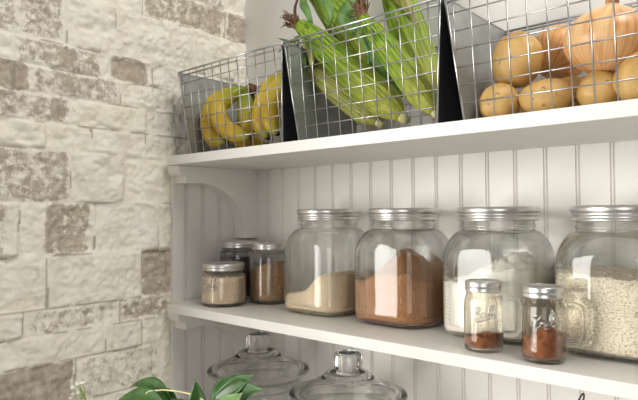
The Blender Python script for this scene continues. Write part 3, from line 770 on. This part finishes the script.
# ------------------------------------------------------------------ greenery in the foreground
VX, VY, VZ = .30, -.50, -.3596
vs = thing('vase', 'white vase below the frame holding the green sprigs', 'vase', (VX, VY, VZ))
b = MB(); b.lathe([(.040,0),(.046,.004),(.055,.04),(.058,.08),(.050,.12),(.038,.145),(.036,.165),(.040,.172),(.037,.172),(.033,.165),(.034,.145),(.046,.12),(.054,.08),(.051,.04),(.040,.01)], 48); b.build('body', M['paint'], vs)
def blade(mb, p0, p1, w, sag=.0, face=Vector((.35,-.75,.55)), fold=.35):
    p0 = Vector(p0); p1 = Vector(p1); L = (p1-p0).length; rows = []; n = 14
    for i in range(n+1):
        t = i/n; p = p0.lerp(p1, t) + Vector((0,0,1))*(sag*4*t*(1-t)); tg = (p1-p0).normalized()
        sd = tg.cross(face).normalized(); nn = sd.cross(tg).normalized()
        ww = w*(math.sin(PI*t**.75)**1.15*(1-.2*t) + .015); row = []
        for j_ in range(7):
            u = j_/3-1; row.append(p + sd*ww*u - nn*(fold*ww*(1-abs(u))) + nn*(.10*ww*math.sin(7*t)*u))
        rows.append(row + [q - nn*.0004 for q in reversed(row)])
    mb.loft(rows)
def sprig(label, stem_pts, leaves):
    o = thing('leafy_sprig', label, 'sprig', (VX, VY, VZ+.02), 0, 'sprigs in the vase'); O = Vector((VX, VY, VZ+.02))
    s_ = MB(); s_.tube([Vector(p)-O for p in spline(stem_pts, 24)], [.0020-.0009*i/24 for i in range(25)], 7); s_.build('stem', M['stem_green'], o)
    for (a, b_, w, sag, mt) in leaves:
        m = MB(); blade(m, Vector(a)-O, Vector(b_)-O, w, sag); m.build('leaf', M[mt], o)
    return o
sprig('dark green leaves at the bottom left before the brick wall', [(.298,-.50,-.33), (.300,-.50,-.20), (.318,-.50,-.10), (.345,-.50,-.067)],
      [((.345,-.50,-.067), (.205,-.50,-.104), .013, .014, 'leaf'), ((.345,-.485,-.076), (.222,-.480,-.076), .013, .018, 'leaf'), ((.300,-.485,-.063), (.352,-.47,-.102), .015, .006, 'leaf'),
       ((.340,-.49,-.072), (.395,-.49,-.095), .016, .006, 'leaf')])
sprig('bright leaf cluster at the bottom before the left glass canister', [(.305,-.50,-.33), (.370,-.50,-.18), (.425,-.50,-.09), (.450,-.50,-.045)],
      [((.455,-.50,-.040), (.532,-.50,.004), .015, .002, 'leaf'), ((.425,-.50,-.075), (.420,-.50,-.022), .014, .0, 'leaf'), ((.460,-.505,-.040), (.553,-.505,-.008), .018, .004, 'leaf'),
       ((.462,-.51,-.075), (.528,-.515,-.014), .021, .002, 'leaf_pale'), ((.438,-.49,-.055), (.470,-.49,-.012), .010, .004, 'leaf')])
tm = thing('curved_tendril', 'thin yellow green tendril arching before the side panel', 'tendril', (VX, VY, VZ+.02), 0, 'sprigs in the vase')
O = Vector((VX, VY, VZ+.02)); b = MB(); b.tube([Vector(p)-O for p in spline([(.302,-.495,-.33), (.275,-.495,-.16), (.290,-.495,-.075), (.325,-.495,-.056), (.385,-.495,-.047), (.428,-.495,-.048), (.450,-.495,-.065)], 30)], .0011, 6); b.build('stem', M['stub'], tm)
fs = thing('flower_sprig', 'sprig of tiny white flowers at the bottom left corner', 'flowers', (VX, VY, VZ+.02), 0, 'sprigs in the vase')
b = MB(); b.tube([Vector(p)-O for p in spline([(.296,-.50,-.33), (.235,-.50,-.20), (.155,-.50,-.14), (.105,-.50,-.094)], 24)], .0013, 6)
tips = [(a_-.008, b_, c_-.030) for a_, b_, c_ in [(.105,-.50,-.060), (.099,-.505,-.066), (.112,-.495,-.058), (.090,-.50,-.080), (.082,-.50,-.088), (.098,-.49,-.075), (.108,-.50,-.074), (.086,-.505,-.096), (.120,-.50,-.088), (.075,-.50,-.098), (.116,-.505,-.100), (.096,-.50,-.092)]]
root = Vector((.128,-.50,-.117))
for q in tips: b.tube([root-O, (root.lerp(Vector(q), .6)+Vector((0,0,-.004)))-O, Vector(q)-O], .0006, 5)
b.build('stem', M['stem_green'], fs)
for q in tips:
    m = MB()
    for k in range(5):
        a = 2*PI*k/5; c_ = Vector(q)-O
        m.lathe([(.0004,c_.z-.002), (.0022,c_.z-.0008), (.0026,c_.z+.001), (.0012,c_.z+.003), (.0002,c_.z+.0036)], 8, ox=c_.x+.0022*math.cos(a), oy=c_.y+.0022*math.sin(a))
    m.build('flower', M['petal'], fs)

# ------------------------------------------------------------------ light and camera
def area(name, loc, target, sx, sy, power, col):
    l = bpy.data.lights.new(name, 'AREA'); l.shape = 'RECTANGLE'; l.size = sx; l.size_y = sy; l.energy = power; l.color = col
    o = bpy.data.objects.new(name, l); C.objects.link(o); o.location = loc
    o.rotation_euler = (Vector(target)-Vector(loc)).to_track_quat('-Z', 'Y').to_euler(); return o
area('window_light', (-.95,-2.6,.15), (.6,-.1,.12), 1.7, 1.7, 140, (1,.98,.935))
area('ceiling_light', (1.6,-.45,1.7), (.0,-.35,.25), .9, .55, 33, (1,.96,.90))
area('window_light', (1.9,-2.5,.35), (.5,-.1,.15), 1.0, 1.6, 22, (1,.97,.92))
w = bpy.data.worlds.new('world'); bpy.context.scene.world = w; w.use_nodes = True; nt = w.node_tree
bg = nt.nodes['Background']; bg.inputs[1].default_value = .36
tc = N(nt, 'ShaderNodeTexCoord'); sx = N(nt, 'ShaderNodeSeparateXYZ'); nt.links.new(tc.outputs['Generated'], sx.inputs[0])
mr = N(nt, 'ShaderNodeMapRange'); mr.inputs['From Min'].default_value = -.3; mr.inputs['From Max'].default_value = .8; nt.links.new(sx.outputs['Z'], mr.inputs['Value'])
nt.links.new(ramp(nt, mr.outputs[0], [(0,(.34,.32,.28)),(.35,(.40,.39,.37)),(1,(1.1,1.07,1.02))]), bg.inputs[0])

cam = bpy.data.cameras.new('camera'); co = bpy.data.objects.new('camera', cam); C.objects.link(co)
cam.sensor_width = 36; cam.lens = 567.435/638*36; cam.clip_start = .01
R3 = Matrix(((0.7540144046606235, 0.020837384029644523, 0.6565272888396085), (0.6568273023818595, -0.014273978597115506, -0.7539059280711211), (-0.006338170876124672, 0.9996809775932572, -0.024449348214928782)))
co.matrix_world = Matrix.Translation((1.0306838, -.9551749, .1925063)) @ R3.to_4x4()
sc = bpy.context.scene; sc.camera = co
sc.view_settings.view_transform = 'Standard'; sc.view_settings.look = 'None'; sc.view_settings.exposure = -.46; sc.view_settings.gamma = 1
sc.cycles.transparent_max_bounces = 24; sc.cycles.max_bounces = 14; sc.cycles.transmission_bounces = 12; sc.cycles.glossy_bounces = 6; sc.cycles.diffuse_bounces = 5
